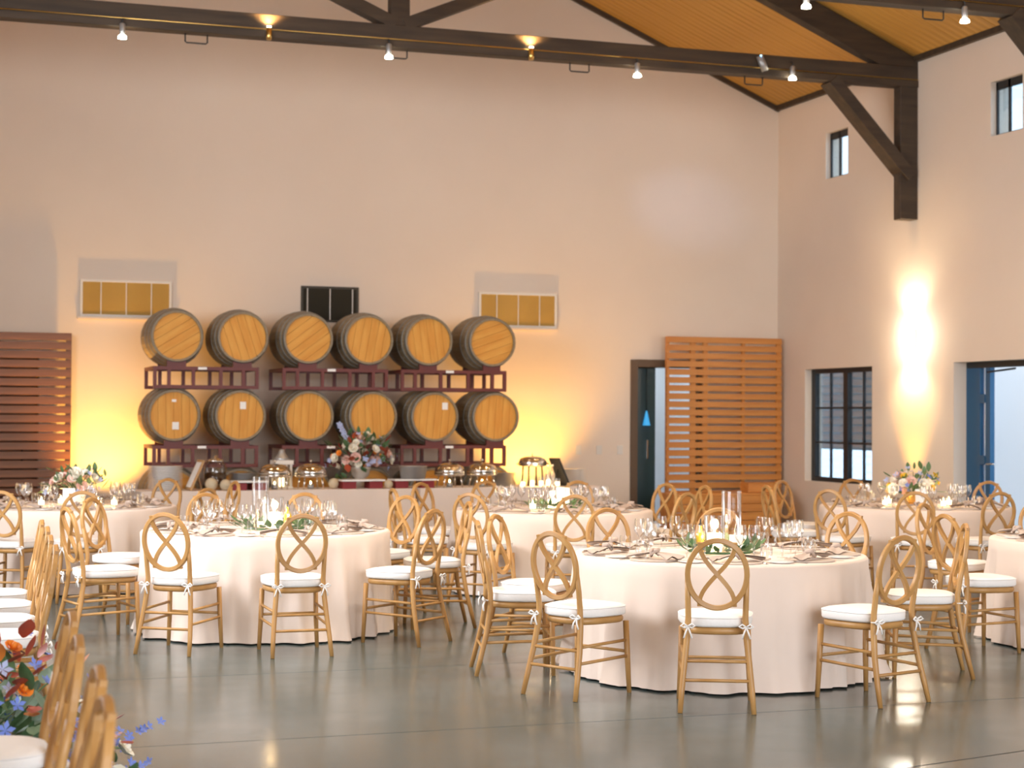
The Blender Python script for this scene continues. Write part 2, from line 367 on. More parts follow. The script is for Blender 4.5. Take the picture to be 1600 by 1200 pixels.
# ------------------------------------------------------------------ roof trusses
YT = 18.0
def truss(y, label):
    r = empty('roof_truss', (0, y, 0), label=label, cat='roof truss', group='timber roof trusses')
    MB().box(XL, XR-.001, -.084, .084, 5.62, 5.785).o('bottom_chord', M['beam'], r, .006)
    MB().box(XL, XR-.001, -.095, .075, 5.535, 5.618).o('lower_chord', M['beam'], r, .006)
    MB().tube([(XL, -.088, 5.626), (XR, -.088, 5.626)], .007, 6).o('conduit', M['brass'], r)
    for s in (-1, 1):
        xe = XM + s*(XR-XM-.002)
        MB().beam((xe, 0, EZ-.17), (XM, 0, RZ-.17), .15, .29, up=(0, 0, 1)).o('rafter', M['beam'], r)
        xp = XM + s*(XR-XM-.121)
        MB().box(xp-.119, xp+.119, -.078, .078, 3.95, 5.86).o('wall_post', M['beam'], r, .006)
        MB().beam((XM+s*(XR-XM-1.16), 0, 5.56), (XM+s*(XR-XM-.10), 0, 4.46), .14, .24, up=(0, 1, 0)).o('knee_brace', M['beam'], r)
        MB().beam((XM+s*.05, 0, 5.80), (XM+s*3.2, 0, 7.15), .13, .17, up=(0, 1, 0)).o('web', M['beam'], r)
    MB().box(XM-.105, XM+.105, -.075, .075, 5.78, RZ-.1).o('king_post', M['beam'], r, .006)
    return r
truss(YT, 'dark timber truss with lamps nearer the barrel wall')
truss(14.43, 'dark timber truss with lamps farther from the barrel wall')
truss(10.86, 'dark timber truss over the vase tables, out toward the entrance')
def spot_lamp(x, y, z, label, on=True, brass=False, tilt=0, power=70, color=(1, .66, .34)):
    r = empty('truss_spotlight', (x, y, z), label=label, cat='spotlight', group='spotlights on the trusses')
    mm = M['brass'] if brass else M['galv']
    MB().lathe([(.026, -.07), (.030, -.02), (.030, .05), (.018, .065)], 14).o('housing', mm, r)
    MB().tube([(0, 0, .06), (0, 0, .105), (0, .02, .112), (0, .075, .112)] if on else [(0, .025, -.01), (0, .06, -.01)], .009, 6).o('bracket', M['black'], r)
    if on:
        MB().lathe([(.045, -.095), (.04, -.07), (.028, -.06)], 14, cap=True).o('lens', M['lens'], r)
        lamp('spot_light', 'SPOT', (0, 0, -.11), power, color, parent=r, spot_size=2.3, spot_blend=.8, shadow_soft_size=.05)
    else:
        MB().lathe([(.022, .066), (.022, .074)], 12).o('lens', M['lens'], r)
        lamp('spot_light', 'SPOT', (0, 0, .09), power, (1, .62, .24), parent=r, spot_size=2.6, spot_blend=.9, shadow_soft_size=.05).rotation_euler = (PI, 0, 0)
    return r
yl = YT-.128
for x in (1.85, 4.66, 7.55): spot_lamp(x, yl, 5.50, 'small white downlight hanging under the truss nearer the barrels')
spot_lamp(9.50, YT-.143, 5.60, 'white downlight on a brass bracket beside the blue-dotted projector')
for x in (3.36, 6.28): spot_lamp(x, yl, 5.575, 'brass uplight cylinder clipped to the truss nearer the barrels', on=False, brass=True, power=70)
for x in (7.75, 9.47): spot_lamp(x, 14.30, 5.50, 'small white downlight hanging under the truss farther from the barrels')
for x in (1.6, 3.6, 5.2, 7.2): spot_lamp(x, 10.73, 5.50, 'small added warm downlight, out of view, over the vase tables', power=300, color=(1, .88, .74))  # lamps added above the view to brighten the table tops
for x in (7.0, 9.0): spot_lamp(x, 14.43, 5.855, 'added unseen brass uplight standing on the truss farther from the barrels', on=False, brass=True, power=210)  # uplights added out of sight to wash the ceiling with warm light
for (x, y) in ((2.62, YT), (4.78, YT), (6.9, YT), (9.07, YT), (9.2, 14.43)):
    r = MB().tube([(-.115, 0, .1), (-.115, 0, .012), (-.10, 0, 0), (.10, 0, 0), (.115, 0, .012), (.115, 0, .1)], .008, 6).o('beam_hook', M['black'], loc=(x, y, 5.44))
    tag(r, 'dark square wire hook under the truss nearer the barrels' if y == YT else 'dark square wire hook under the truss farther from the barrels', 'hook', 'hooks under the trusses')
r = empty('projector', (9.10, yl-.02, 5.70), label='grey tilted cylinder projector with a blue dot on the truss', cat='projector')
MB().tube([(-.03, 0, .05), (.045, 0, -.12)], .042, 14).o('body', M['galv'], r)
MB().tube([(.0, 0, -.0), (0, .085, .0)], .012, 6).o('bracket', M['black'], r)
MB().lathe([(.012, 0), (.010, .004)], 10, c=(-.03, -.035, .045)).o('status_light', M['blue_led'], r)
# wash light added out of view to throw a cool patch on the back wall
r = empty('added_wash_light', (1.2, 14.3, 5.42), label='added unseen wash light clamped under the truss farther from the barrels', cat='spotlight')
MB().tube([(0, 0, .0), (.10, .09, -.02)], .06, 12).o('housing', M['black'], r)
MB().tube([(0, 0, 0), (0, 0.06, .12)], .012, 6).o('bracket', M['black'], r)
lamp('added_wash_beam', 'SPOT', (.14, .12, -.03), 1000, (.42, .60, 1.0), parent=r, target=None, spot_size=.13, spot_blend=1.0, shadow_soft_size=.05).rotation_euler = (Vector((9.85, 21.5, 4.42))-Vector((1.34, 14.42, 5.39))).to_track_quat('-Z', 'Y').to_euler()

# ------------------------------------------------------------------ uplights and sconce
def uplight(x, y, label, aim, power, size=1.15):
    r = empty('uplight', (x, y, 0), label=label, cat='uplight', group='amber uplights along the walls')
    MB().lathe([(.09, .03), (.09, .2), (.075, .22)], 18).o('housing', M['black'], r)
    MB().box(-.1, .1, -.1, .1, 0, .03).o('base', M['black'], r, .004)
    MB().lathe([(.07, .2), (.07, .214)], 16).o('lens', mat('amber_lens', (1, .6, .1), .4, emit=(1, .55, .08), estr=4), r)
    lamp('amber_light', 'SPOT', (0, 0, .24), power, (1, .51, .085), parent=r, spot_size=size, spot_blend=.75, shadow_soft_size=.06).rotation_euler = (Vector(aim)-Vector((x, y, .24))).to_track_quat('-Z', 'Y').to_euler()
uplight(2.05, 20.95, 'black floor uplight washing the wall amber beside the barrels and dark screen', (2.1, 21.4, 3.0), 360, 1.7)
uplight(7.45, 20.95, 'black floor uplight washing the wall amber between the barrels and doorway', (7.45, 21.4, 3.0), 360, 1.7)
uplight(10.85, 18.0, 'black floor uplight washing the wall amber below the sconce', (11.12, 18.0, 3), 190, .9)
r = empty('wall_sconce', (XR, 18.0, 2.53), label='white glowing up-and-down wall sconce under the truss post', cat='sconce')
MB().box(-.04, 0, -.06, .06, -.11, .11).o('backplate', M['white_wood'], r, .004)
MB().lathe([(.05, -.14), (.065, -.13), (.065, .13), (.05, .14)], 18, c=(-.10, 0, 0)).o('shade', M['sconce_glow'], r)
for s in (-1, 1):
    lamp('sconce_light', 'SPOT', (-.12, 0, .17*s), 75, (1, .82, .55), parent=r, spot_size=2.2, spot_blend=.9, shadow_soft_size=.05).rotation_euler = (PI if s > 0 else 0, 0, 0)

# ------------------------------------------------------------------ slatted screens and bench
def screen(name, x0, x1, y, z1, pitch, sh, mt, stiles, label, cat='screen'):
    r = empty(name, (x0, y, 0), label=label, cat=cat)
    n = int(z1/pitch); W2 = x1-x0
    sm_ = MB().box(0, W2, -.012, .012, 0, sh).mesh('slat', mt, bevel=.003)
    for i in range(n): obj('slat', sm_, r, (random.uniform(-.003, .003), 0, z1-sh-i*pitch))
    for (a, b) in stiles: MB().box(a, b, .013, .045, .01, z1-.005).o('stile', mt, r)
    return r
screen('slatted_screen', 9.43, 11.16, 21.27, 2.655, .1095, .080, M['slat'], [(0, .05), (.55, .62), (1.13, 1.18), (1.66, 1.73), (.36, .44)], 'orange slatted wooden screen beside the dark doorway')
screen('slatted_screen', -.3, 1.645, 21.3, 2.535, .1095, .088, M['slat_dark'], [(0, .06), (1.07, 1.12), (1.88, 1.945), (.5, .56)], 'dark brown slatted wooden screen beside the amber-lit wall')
r = empty('plank_bench', (9.13, 20.35, 0), label='low reddish plank counter in front of the orange slatted screen', cat='counter')
for i in range(5): MB().box(0, 1.55, 0, .025, .01+i*.108, .01+i*.108+.10).o('plank', M['slat'], r, .003)
MB().box(0, 1.55, .026, .5, .545, .575).o('top', M['slat'], r, .003)
for x in (.02, 1.50): MB().box(x, x+.03, .03, .48, 0, .545).o('side_panel', M['slat'], r)
tag(MB().box(-.19, .19, -.12, .12, 0, .13).o('wooden_box', M['slat'], bevel=.006, loc=(10.46, 20.62, .575)), 'small orange wooden box on the low plank counter', 'box')

# ------------------------------------------------------------------ wine barrels and racks
def make_barrel():
    r = empty('wine_barrel', label='x', cat='barrel', group='wine barrels in the racks')
    L, R0, R1, N = .92, .292, .345, 24
    def rad(t): return R1 - (R1-R0)*(2*t-1)**2
    st = MB(); vs_ = []; K = 9
    for i in range(K):
        t = i/(K-1); rr = rad(t); a = PI/N*.97
        for da, dr_ in ((-a, -.022), (-a, -.002), (0, .001), (a, -.002), (a, -.022)):
            q = rr+dr_; vs_.append((q*math.sin(da), L*t, q*math.cos(da)))
    fs = [(i*5+j, i*5+j+1, (i+1)*5+j+1, (i+1)*5+j) for i in range(K-1) for j in range(4)]
    fs += [(0,1,2,3,4), tuple((K-1)*5+j for j in range(4, -1, -1))] + [(i*5+4, i*5, (i+1)*5, (i+1)*5+4) for i in range(K-1)]
    st.add(vs_, fs); sme = st.mesh('stave', M['stave'])
    for k in range(N): obj('stave', sme, r, None, (0, 2*PI*k/N, 0))
    for t, wd in ((.012, .04), (.13, .035), (.29, .035), (.71, .035), (.87, .035), (.988, .04)):
        a, b = t-wd/L/2, t+wd/L/2
        MB().lathe([(rad(a)+.001, L*a), (rad(a)+.005, L*a), (rad(b)+.005, L*b), (rad(b)+.001, L*b)], 32, axis='Y', cap=False).o('hoop', M['hoop'], r)
    hd = MB().lathe([(.0, .036), (.272, .036)], 32, axis='Y').o('head', M['oak_head'], r)
    MB().lathe([(.0, L-.03), (.27, L-.03)], 32, axis='Y').o('rear_head', M['oak_head'], r)
    n = 6; R2 = .27
    for i in range(n):
        x0, x1 = -R2+2*R2*i/n+.0015, -R2+2*R2*(i+1)/n-.0015; top = []; S = 6
        for j in range(S+1):
            x = x0+(x1-x0)*j/S; top.append((x, math.sqrt(max(R2*R2-x*x, 0))))
        pl = [(x, .036, z) for x, z in top]+[(x, .036, -z) for x, z in reversed(top)]
        fr = [(x, .024, z) for x, z in top]+[(x, .024, -z) for x, z in reversed(top)]; m = len(pl)
        b_ = MB().add(fr+pl, [tuple(range(m))]+[(k, k+m, (k+1) % m+m, (k+1) % m) for k in range(m)])
        b_.o('head_board', M['oak_head'], hd)
    return r
b0 = make_barrel(); first = True
BX = [[2.725, 3.487, 4.26, 4.997, 5.74, 6.55], [2.697, 3.464, 4.275, 5.051, 5.823, 6.597], [2.70, 3.47, 4.27, 5.04, 5.80, 6.58]]
BZ = [2.47, 1.555, .642]
ROWN = ['top', 'middle', 'bottom']; CN = ['by the amber-lit wall beside the dark screen', 'second from the dark screen', 'third from the dark screen', 'third from the doorway', 'second from the doorway', 'at the doorway end']
labels_at = {(1, 0): [(0, .17, .05, .03), (.02, -.12, .075, .085)], (1, 1): [(.03, .12, .07, .085)], (1, 4): [(.13, .13, .07, .085)], (0, 4): []}
for row in range(3):
    for c in range(6):
        lb = 'oak wine barrel in the %s row, %s' % (ROWN[row], CN[c])
        loc = (BX[row][c], 20.0+random.uniform(-.008, .008), BZ[row])
        if first: b = b0; b.location = loc; b['label'] = lb; first = False; copy_tree.__defaults__[-1].pop(b0.name, None)
        else: b = copy_tree(b0, loc, 0, lb)
        a = random.uniform(0, 6.28) if row != 1 else random.uniform(-.1, .1)
        for ch in kids(b):
            if ch.name.startswith('head'): ch.rotation_euler = (0, a, 0)
for (row, c), ls in labels_at.items():
    root = [o for o in bpy.data.objects if o.get('label') == 'oak wine barrel in the %s row, %s' % (ROWN[row], CN[c])][0]
    for (x, z, wd, ht) in ls: MB().box(x-wd/2, x+wd/2, .019, .0235, z-ht/2, z+ht/2).o('paper_label', M['paper'], root)
RACKX = ((2.46, 3.68), (3.96, 5.24), (5.40, 6.74))
def rack(x0, x1, z0, row, label):
    r = empty('barrel_rack', (x0, 20.03, z0), label=label, cat='rack', group='red steel barrel racks')
    W2 = x1-x0; H = .255; t = .04; Y2 = .82
    for y in (0, Y2):
        MB().box(0, W2, y, y+t, H-t, H).o('rail', M['rack'], r); MB().box(0, W2, y, y+t, 0, t).o('rail', M['rack'], r)
        for x in (0, .16, .36*W2, .62*W2, W2-.2, W2-t): MB().box(x, x+t, y, y+t, t, H-t).o('upright', M['rack'], r)
    for x in (0, W2*.5, W2-t): MB().box(x, x+t, t, Y2, H-t, H).o('cross_bar', M['rack'], r)
    MB().box(W2*.42, W2*.42+.1, -.004, 0, H-.035, H-.005).o('paper_tag', M['paper'], r)
    # curved cradles on both rails, cut to the round of the barrel they carry
    R = .303
    for bx in BX[row]:
        if not (x0-.1 < bx < x1+.1): continue
        for y in (0, Y2):
            cr = MB(); n = 8; hw = .11; vs_ = []
            for k in range(n+1):
                x = -hw+2*hw*k/n; zt_ = BZ[row]-z0-math.sqrt(R*R-x*x)+.002
                xx = min(max(bx-x0+x, 0), W2)
                vs_ += [(xx, y, H), (xx, y+t, H), (xx, y+t, zt_), (xx, y, zt_)]
            fs = [(k*4+q, k*4+(q+1) % 4, (k+1)*4+(q+1) % 4, (k+1)*4+q) for k in range(n) for q in range(4)]
            cr.add(vs_, fs+[(0, 1, 2, 3), (n*4+3, n*4+2, n*4+1, n*4)]).o('cradle', M['rack'], r)
    return r
for row, (z0, nm) in enumerate(((1.866, 'upper'), (.953, 'middle'), (.0, 'floor'))):
    for (x0, x1), pos in zip(RACKX, ('nearest the dark screen', 'in the middle stack', 'nearest the doorway')):
        rack(x0, x1, z0, row, 'dark red steel barrel rack, %s tier, %s' % (nm, pos))

# ------------------------------------------------------------------ chairs
def make_chair():
    r = empty('dining_chair', label='x', cat='chair')
    C = M['chair']
    def outline(grow=0, n=28):
        p = []
        for k in range(n):
            a = 2*PI*k/n; ca, sa = math.cos(a), math.sin(a)
            x = math.copysign(abs(ca)**.62, ca); y = math.copysign(abs(sa)**.62, sa)
            hw = .188 + .022*y + grow
            p.append((x*hw, y*(.195+grow)+.01))
        return p
    def slab(prof):   # prof: list of (grow, z)
        mb = MB(); n = 28
        for gq, z in prof: mb.v += [(x, y, z) for x, y in outline(gq)]
        for i in range(len(prof)-1):
            for k in range(n): mb.f.append([i*n+k, i*n+(k+1) % n, (i+1)*n+(k+1) % n, (i+1)*n+k]); mb.sm.append(True)
        mb.f.append(list(range(n-1, -1, -1))); mb.sm.append(False); mb.f.append([(len(prof)-1)*n+k for k in range(n)]); mb.sm.append(True)
        return mb
    slab([(-.012, .405), (-.004, .410), (0, .42), (0, .435), (-.008, .443)]).o('seat', C, r)
    cu = slab([(-.012, .444), (.006, .449), (.012, .458), (.012, .490), (.007, .501), (-.012, .508), (-.07, .513), (-.15, .515)]).o('cushion', M['cushion'], r)
    MB().sweep([(x, y, .496) for x, y in outline(.0105)], [(.004*math.cos(2*PI*k/5), .004*math.sin(2*PI*k/5)) for k in range(5)], up=(0, 0, 1), closed=True).o('piping', M['cushion'], cu)
    lean = lambda z: -.195 - max(0, z-.45)*.16
    sec = lambda a, b: [(-a/2, -b/2), (a/2, -b/2), (a/2, b/2), (-a/2, b/2)]
    cz, hz, hw = .735, .182, .158
    ring = []
    for k in range(40):
        a = 2*PI*k/40; x = hw*math.cos(a); z = cz+hz*math.sin(a); ring.append((x, lean(z), z))
    MB().sweep(ring, sec(.029, .026), up=(0, 1, -.16), closed=True, smooth=False).o('back_ring', C, r, .004)
    for s in (-1, 1):
        pts = []
        for i in range(15):
            v = .172*(1-2*i/14); x = s*.094*math.sin(PI/2*max(-1, min(1, v/.16))); z = cz+v; pts.append((x, lean(z)+.001*s, z))
        MB().sweep(pts, sec(.023, .02), up=(0, 1, -.16), smooth=False).o('back_strip', C, r)
        leg = [(s*.195, -.285, 0), (s*.186, -.255, .12), (s*.172, -.222, .26), (s*.158, -.2, .40), (s*.152, -.197, .50), (s*.155, -.212, .60), (s*.158, -.235, .71)]
        MB().tube(leg, .0165, 8, up=(0, 1, .2), scales=[.82, .95, 1, 1.05, 1, .95, .8]).o('rear_leg', C, r)
        MB().tube([(s*.198, .185, 0), (s*.188, .18, .2), (s*.182, .172, .41)], .0165, 8, up=(0, 1, .2), scales=[.8, 1, 1.05]).o('front_leg', C, r)
        for z in (.20, .29): MB().tube([(s*(.19 if z < .25 else .185), .18, z+.01), (s*(.178 if z < .25 else .17), -.225+.03*(z-.2)/.09, z)], .0095, 7).o('stretcher', C, r)
        # bow tie of the cushion on each rear leg
        b = MB(); x = s*.155; y = -.222; z = .455
        b.tube([(x-.012, y+.03, z), (x+.016*s, y, z), (x-.012, y-.002, z)], .005, 5)
        for q in (-1, 1):
            b.tube([(x, y-.008, z), (x+q*.022, y-.02, z+.016), (x+q*.038, y-.022, z+.004), (x+q*.02, y-.016, z-.006), (x, y-.008, z)], .005, 5)
            b.tube([(x, y-.008, z), (x+q*.012, y-.02, z-.03), (x+q*.022, y-.018, z-.062)], .005, 5)
        b.o('tie_bow', M['cushion'], cu)
    for y, z, xx in ((.179, .235, .187), (-.245, .17, .178), (-.222, .27, .17)): MB().tube([(-xx, y, z), (xx, y, z)], .0095, 7).o('stretcher', C, r)
    return r
chair0 = make_chair(); used = [False]
def chair(x, y, rz, label, group):
    if not used[0]:
        used[0] = True; chair0.location = (x, y, 0); chair0.rotation_euler = (0, 0, rz); chair0['label'] = label; chair0['group'] = group
        return chair0
    return copy_tree(chair0, (x, y, 0), rz, label, group)
TABLES = {
 'T1': ((4.68, 9.74), 'set before the orange slatted screen', [(3.97, 8.31), (3.47, 9.16), (3.37, 10.1), (3.7, 10.58), (4.54, 11.34), (5.39, 11.23), (5.85, 10.38), (5.87, 9.24), (5.07, 8.38)]),
 'T2': ((2.38, 12.6), 'set before the wine barrels', [(2.31, 10.95), (1.49, 11.42), (1.11, 12.27), (1.34, 13.44), (2.16, 14.27), (3.03, 14.22), (3.6, 13.35), (3.62, 12.4), (3.29, 11.45)]),
 'T3': ((5.40, 14.72), 'beside the buffet, with a small greenery ring', [(4.39, 13.8), (5.25, 16.4), (5.0, 13.0), (6.09, 13.48), (6.77, 15.3), (6.95, 14.75), (6.31, 16.3), (4.5, 15.95), (3.95, 14.68)]),
 'T4': ((1.30, 16.2), 'with pink roses, beside the dark slatted screen', [(1.22, 14.72), (2.3, 17.4), (2.82, 16.55), (2.33, 15.05), (.60, 14.85)]),
 'T5': ((9.05, 14.5), 'with blue and yellow flowers, under the wall sconce', [(8.2, 13.15), (7.63, 13.72), (9.26, 16.1), (10.35, 15.2), (8.93, 12.95), (7.55, 14.69), (8.3, 15.78)]),
 'T6': ((8.02, 10.15), 'with no centrepiece', [(7.27, 11.3), (6.56, 10.06), (8.35, 11.55)])}
SHORT = {'T1': 'the orange-screen vase table', 'T2': 'the barrel-side vase table', 'T3': 'the greenery-ring table', 'T4': 'the pink-rose table', 'T5': 'the blue-flower table', 'T6': 'the table without centrepiece'}
SIDES = ['window-wall side', 'window-wall side, toward the barrels', 'barrel side, toward the window wall', 'barrel side', 'barrel side, toward the aisle chairs', 'aisle side, toward the barrels',
         'aisle side', 'aisle side, away from the barrels', 'side away from the barrels, toward the aisle', 'side away from the barrels', 'side away from the barrels, toward the windows', 'window-wall side, away from the barrels']
def side(a): return SIDES[int(((a+PI/12) % (2*PI))/(PI/6)) % 12]
for k, (c, desc, ch) in TABLES.items():
    for (x, y) in ch:
        sd = side(math.atan2(y-c[1], x-c[0]))
        v = Vector((c[0]-x, c[1]-y)); dist = v.length; v.normalize(); rr = min(max(dist, 1.51), 1.56)
        px, py = c[0]-v.x*(rr-.27), c[1]-v.y*(rr-.27)
        chair(px, py, math.atan2(-v.x, v.y)+random.uniform(-.05, .05), 'wooden chair at %s, %s' % (SHORT[k], sd), 'chairs at the round table '+desc)
for i, (x, y) in enumerate([(.40, 4.04), (.43, 4.54), (.43, 5.18), (.46, 5.80), (.61, 8.75), (.63, 9.44), (.66, 10.15), (.67, 10.80)]):
    chair(x-.27, y, PI/2+random.uniform(-.03, .03), '%s wooden aisle-row chair from the floor flowers, %s' % (['fourth', 'third', 'second', 'first', 'first', 'second', 'third', 'fourth'][i], 'row away from the barrels' if i < 4 else 'row toward the barrels'), 'aisle row chairs')

# ------------------------------------------------------------------ tables, cloths
TZ = .725
def cloth_mesh(R, seed, nf=17):
    rnd = random.Random(seed); ph = [rnd.uniform(0, 6.28) for _ in range(6)]
    n = 176; vs_ = []; rings = [(0.0, TZ+.004), (.6*R, TZ+.004), (R-.02, TZ+.004), (R-.004, TZ+.001), (R+.006, TZ-.012)]
    for (r_, z) in rings:
        for i in range(n):
            a = 2*PI*i/n; vs_.append(((r_ or .001)*math.cos(a), (r_ or .001)*math.sin(a), z))
    K = 9
    for k in range(1, K+1):
        t = k/K
        for i in range(n):
            a = 2*PI*i/n
            b = nf*a+ph[0]+1.5*math.sin(3*a+ph[1])+.8*math.sin(5*a+ph[5])
            fold = (.5+.5*math.sin(b))**2.2*(.65+.35*math.sin(4*a+ph[2])) + .35*(.5+.5*math.sin(2.1*b+ph[3]))**3
            g_in = min(1, t*2.4)
            rr = R+.004 + g_in*(.012*t + fold*(.028+.062*t)) - .012*g_in + .05*max(0, math.sin(6*a+ph[4]))*max(0, t-.85)*5
            vs_.append((rr*math.cos(a), rr*math.sin(a), (TZ-.012)*(1-t)+.012*t))
    m = MB(); L = len(rings)+K
    fs = [(j*n+i, j*n+(i+1) % n, (j+1)*n+(i+1) % n, (j+1)*n+i) for j in range(L-1) for i in range(n)]
    m.add(vs_, fs, True)
    return m.mesh('tablecloth', M['cloth'], recalc=False)
for j, (k, (c, desc, ch)) in enumerate(TABLES.items()):
    t = empty('round_table', (*c, 0), label='round banquet table under cloth '+desc, cat='table', group='round banquet tables')
    MB().lathe([(.885, TZ-.03), (.89, TZ-.02), (.89, TZ)], 40).o('tabletop', M['wood_box'], t)
    for a in range(4): MB().tube([(.5*math.cos(a*PI/2+.8), .5*math.sin(a*PI/2+.8), 0), (.45*math.cos(a*PI/2+.8), .45*math.sin(a*PI/2+.8), TZ-.03)], .018, 8).o('leg', M['galv'], t)
    o = obj('tablecloth', cloth_mesh(.905, 10+j), None, (*c, 0))
    tag(o, 'blush floor-length cloth on the round table '+desc, 'tablecloth', 'blush round tablecloths')

# ------------------------------------------------------------------ tableware
def P_(name, prof, mt, seg=20): return MB().lathe(prof, seg).mesh(name, mt)
wine_me = MB().lathe([(.034, 0), (.034, .002), (.005, .006), (.004, .085), (.012, .095), (.034, .125), (.038, .155), (.030, .205)], 18, cap=False).mesh('wine_glass', M['glass'])
tumb_me = MB().lathe([(0, .004), (.026, .001), (.034, .02), (.037, .055), (.034, .10)], 18, cap=False).mesh('stemless_glass', M['glass'])
charger_me = P_('charger', [(.142, 0), (.149, .003), (.150, .009), (.145, .010), (.134, .007), (.0, .005)], M['charger'], 28)
plate_me = P_('plate', [(.06, 0), (.08, .004), (.125, .014), (.124, .016), (.08, .007), (0, .006)], M['china'], 26)
side_me = P_('side_plate', [(.045, 0), (.055, .003), (.080, .010), (.079, .012), (.055, .006), (0, .005)], M['china'], 24)
def napkin_mesh(seed):
    rnd = random.Random(seed); ph = rnd.uniform(0, 6)
    def fn(u, v, off=0):
        x = (u-.5)*.33; e = abs(u-.5)*2; wd = .016+.058*e**1.2
        y = (v-.5)*2*wd + .02*math.sin(3*u+ph)
        z = .030+.010*math.sin(v*9+ph)*e+.012*(1-e)-.012*e*e + off
        return (x, y, z)
    m = MB(); m.grid(lambda u, v: fn(u, v), 15, 8); m.grid(lambda u, v: fn(u, v, -.007), 15, 8)
    return m.mesh('napkin', M['napkin'], recalc=False)
knot_me = MB().tube([(.0, -.028, .03), (.018, -.012, .056), (.012, .014, .058), (-.004, .03, .034), (-.02, .012, .054), (-.014, -.014, .056)], .015, 8, closed=True, up=(1, 0, .1)).mesh('knot', M['napkin'])
nap_mes = [napkin_mesh(s) for s in range(4)]
knife_me = MB().box(-.006, .006, -.10, .0, 0, .004).box(-.008, .007, 0, .10, 0, .002).mesh('knife', M['steel'])
fork_m = MB().box(-.004, .004, -.10, .04, 0, .003).box(-.010, .010, .04, .055, 0, .003)
for q in (-.009, -.003, .003, .009): fork_m.box(q-.0015, q+.0015, .055, .095, 0, .003)
fork_me = fork_m.mesh('fork', M['steel'])
zt = TZ+.0045
SET = {'T1': 9, 'T2': 9, 'T3': 9, 'T4': 9, 'T5': 9, 'T6': 9}
for k, (c, desc, ch) in TABLES.items():
    rnd = random.Random(hash(k) % 97 if False else ord(k[1])*13)
    angs = [math.atan2(y-c[1], x-c[0]) for x, y in ch]
    # fill the remaining places
    while len(angs) < 9:
        best = max((min(abs((a-b+PI) % (2*PI)-PI) for b in angs), a) for a in [i*2*PI/72 for i in range(72)]); angs.append(best[1])
    for _ in range(300):         # keep neighbouring place settings clear of each other
        angs.sort(key=lambda q: q % (2*PI))
        for i in range(len(angs)):
            j = (i+1) % len(angs); gap = (angs[j]-angs[i]) % (2*PI)
            if gap < .69: angs[i] -= (.69-gap)/2; angs[j] += (.69-gap)/2
    where = ' on the round table '+desc
    for i, a in enumerate(angs):
        ca, sa = math.cos(a), math.sin(a); rz = a+PI/2     # local +y points to the table centre after rotation
        def at(dx, dy, dz=0):   # dx to the diner's right, dy toward the centre, from the plate centre at radius .72
            r_ = .72-dy; return (c[0]+ca*r_-sa*dx*-1*-1, c[1]+sa*r_+ca*dx, zt+dz)
        g_ = where.strip(); wh = ' at %s, %s' % (SHORT[k], side(a))
        tag(obj('charger_plate', charger_me, None, at(0, 0), (0, 0, rz)), 'beige charger plate'+wh, 'plate', 'charger plates '+g_)
        nk = tag(obj('napkin', nap_mes[rnd.randrange(4)], None, at(0, 0, .007), (0, 0, a+rnd.uniform(-.6, .6)+(PI/2 if rnd.random() < .7 else 0))), 'taupe napkin'+wh, 'napkin', 'napkins '+g_)
        obj('knot', knot_me, nk, (0, 0, -.004))
        tag(obj('side_plate', side_me, None, at(-.262, 0), None), 'white side plate'+wh, 'plate', 'side plates '+g_)
        for (dx, dy) in ((.06, .26), (.145, .235)):
            tag(obj('wine_glass', wine_me, None, at(dx+rnd.uniform(-.004, .004), dy+rnd.uniform(-.015, .015)), None), 'stemmed wine glass'+wh, 'glass', 'wine glasses '+g_)
        tag(obj('stemless_glass', tumb_me, None, at(.205+rnd.uniform(-.006, .006), .165+rnd.uniform(-.006, .006)), None), 'stemless glass'+wh, 'glass', 'stemless glasses '+g_)
        if k in ('T1', 'T2'):
            tag(obj('table_knife', knife_me, None, at(.160, -.02), (0, 0, a-PI/2)), 'silver knife'+wh, 'knife', 'knives '+g_)
            tag(obj('table_fork', fork_me, None, at(-.165, -.02), (0, 0, a-PI/2)), 'silver fork'+wh, 'fork', 'forks '+g_)

# ------------------------------------------------------------------ flowers and leaves
def leaf_mesh(name, L, W2, mt, fold=.25):
    m = MB(); vs_ = []; n = 5
    for i in range(n):
        t = i/(n-1); wd = W2*math.sin(PI*min(.97, t*.92+.06))**.8; z = .25*L*t*t
        vs_ += [(-wd, L*t, z+wd*fold), (0, L*t, z), (wd, L*t, z+wd*fold)]
    fs = [(i*3+j, i*3+j+1, (i+1)*3+j+1, (i+1)*3+j) for i in range(n-1) for j in range(2)]
    m.add(vs_, fs, True); return m.mesh(name, mt, recalc=False)
def rose_mesh(name, R, mt, layers=3):
    m = MB()
    for ly in range(layers):
        k = 5; rr = R*(1-.28*ly); tilt = .35+.38*ly
        for p in range(k):
            a0 = 2*PI*(p/k)+ly*.6
            def fn(u, v, a0=a0, rr=rr, tilt=tilt):
                a = a0+(u-.5)*1.7*(.5+.5*v); q = rr*(.25+.75*v*math.cos(tilt)); z = rr*v*math.sin(tilt)*1.1+.12*rr*math.sin(PI*u)*v
                return (q*math.cos(a), q*math.sin(a), z)
            m.grid(fn, 4, 4)
    m.lathe([(.0, R*.95), (.16*R, R*.85), (.28*R, R*.5), (.3*R, 0)], 8)
    return m.mesh(name, mt, recalc=False)
def floret_mesh(name, R, mt):
    m = MB()
    for p in range(5):
        a = 2*PI*p/5; d = .5
        m.add([(0, 0, 0), (R*.6*math.cos(a-d), R*.6*math.sin(a-d), R*.2), (R*math.cos(a), R*math.sin(a), R*.32), (R*.6*math.cos(a+d), R*.6*math.sin(a+d), R*.2)], [(0, 1, 2, 3)], True)
    return m.mesh(name, mt, recalc=False)
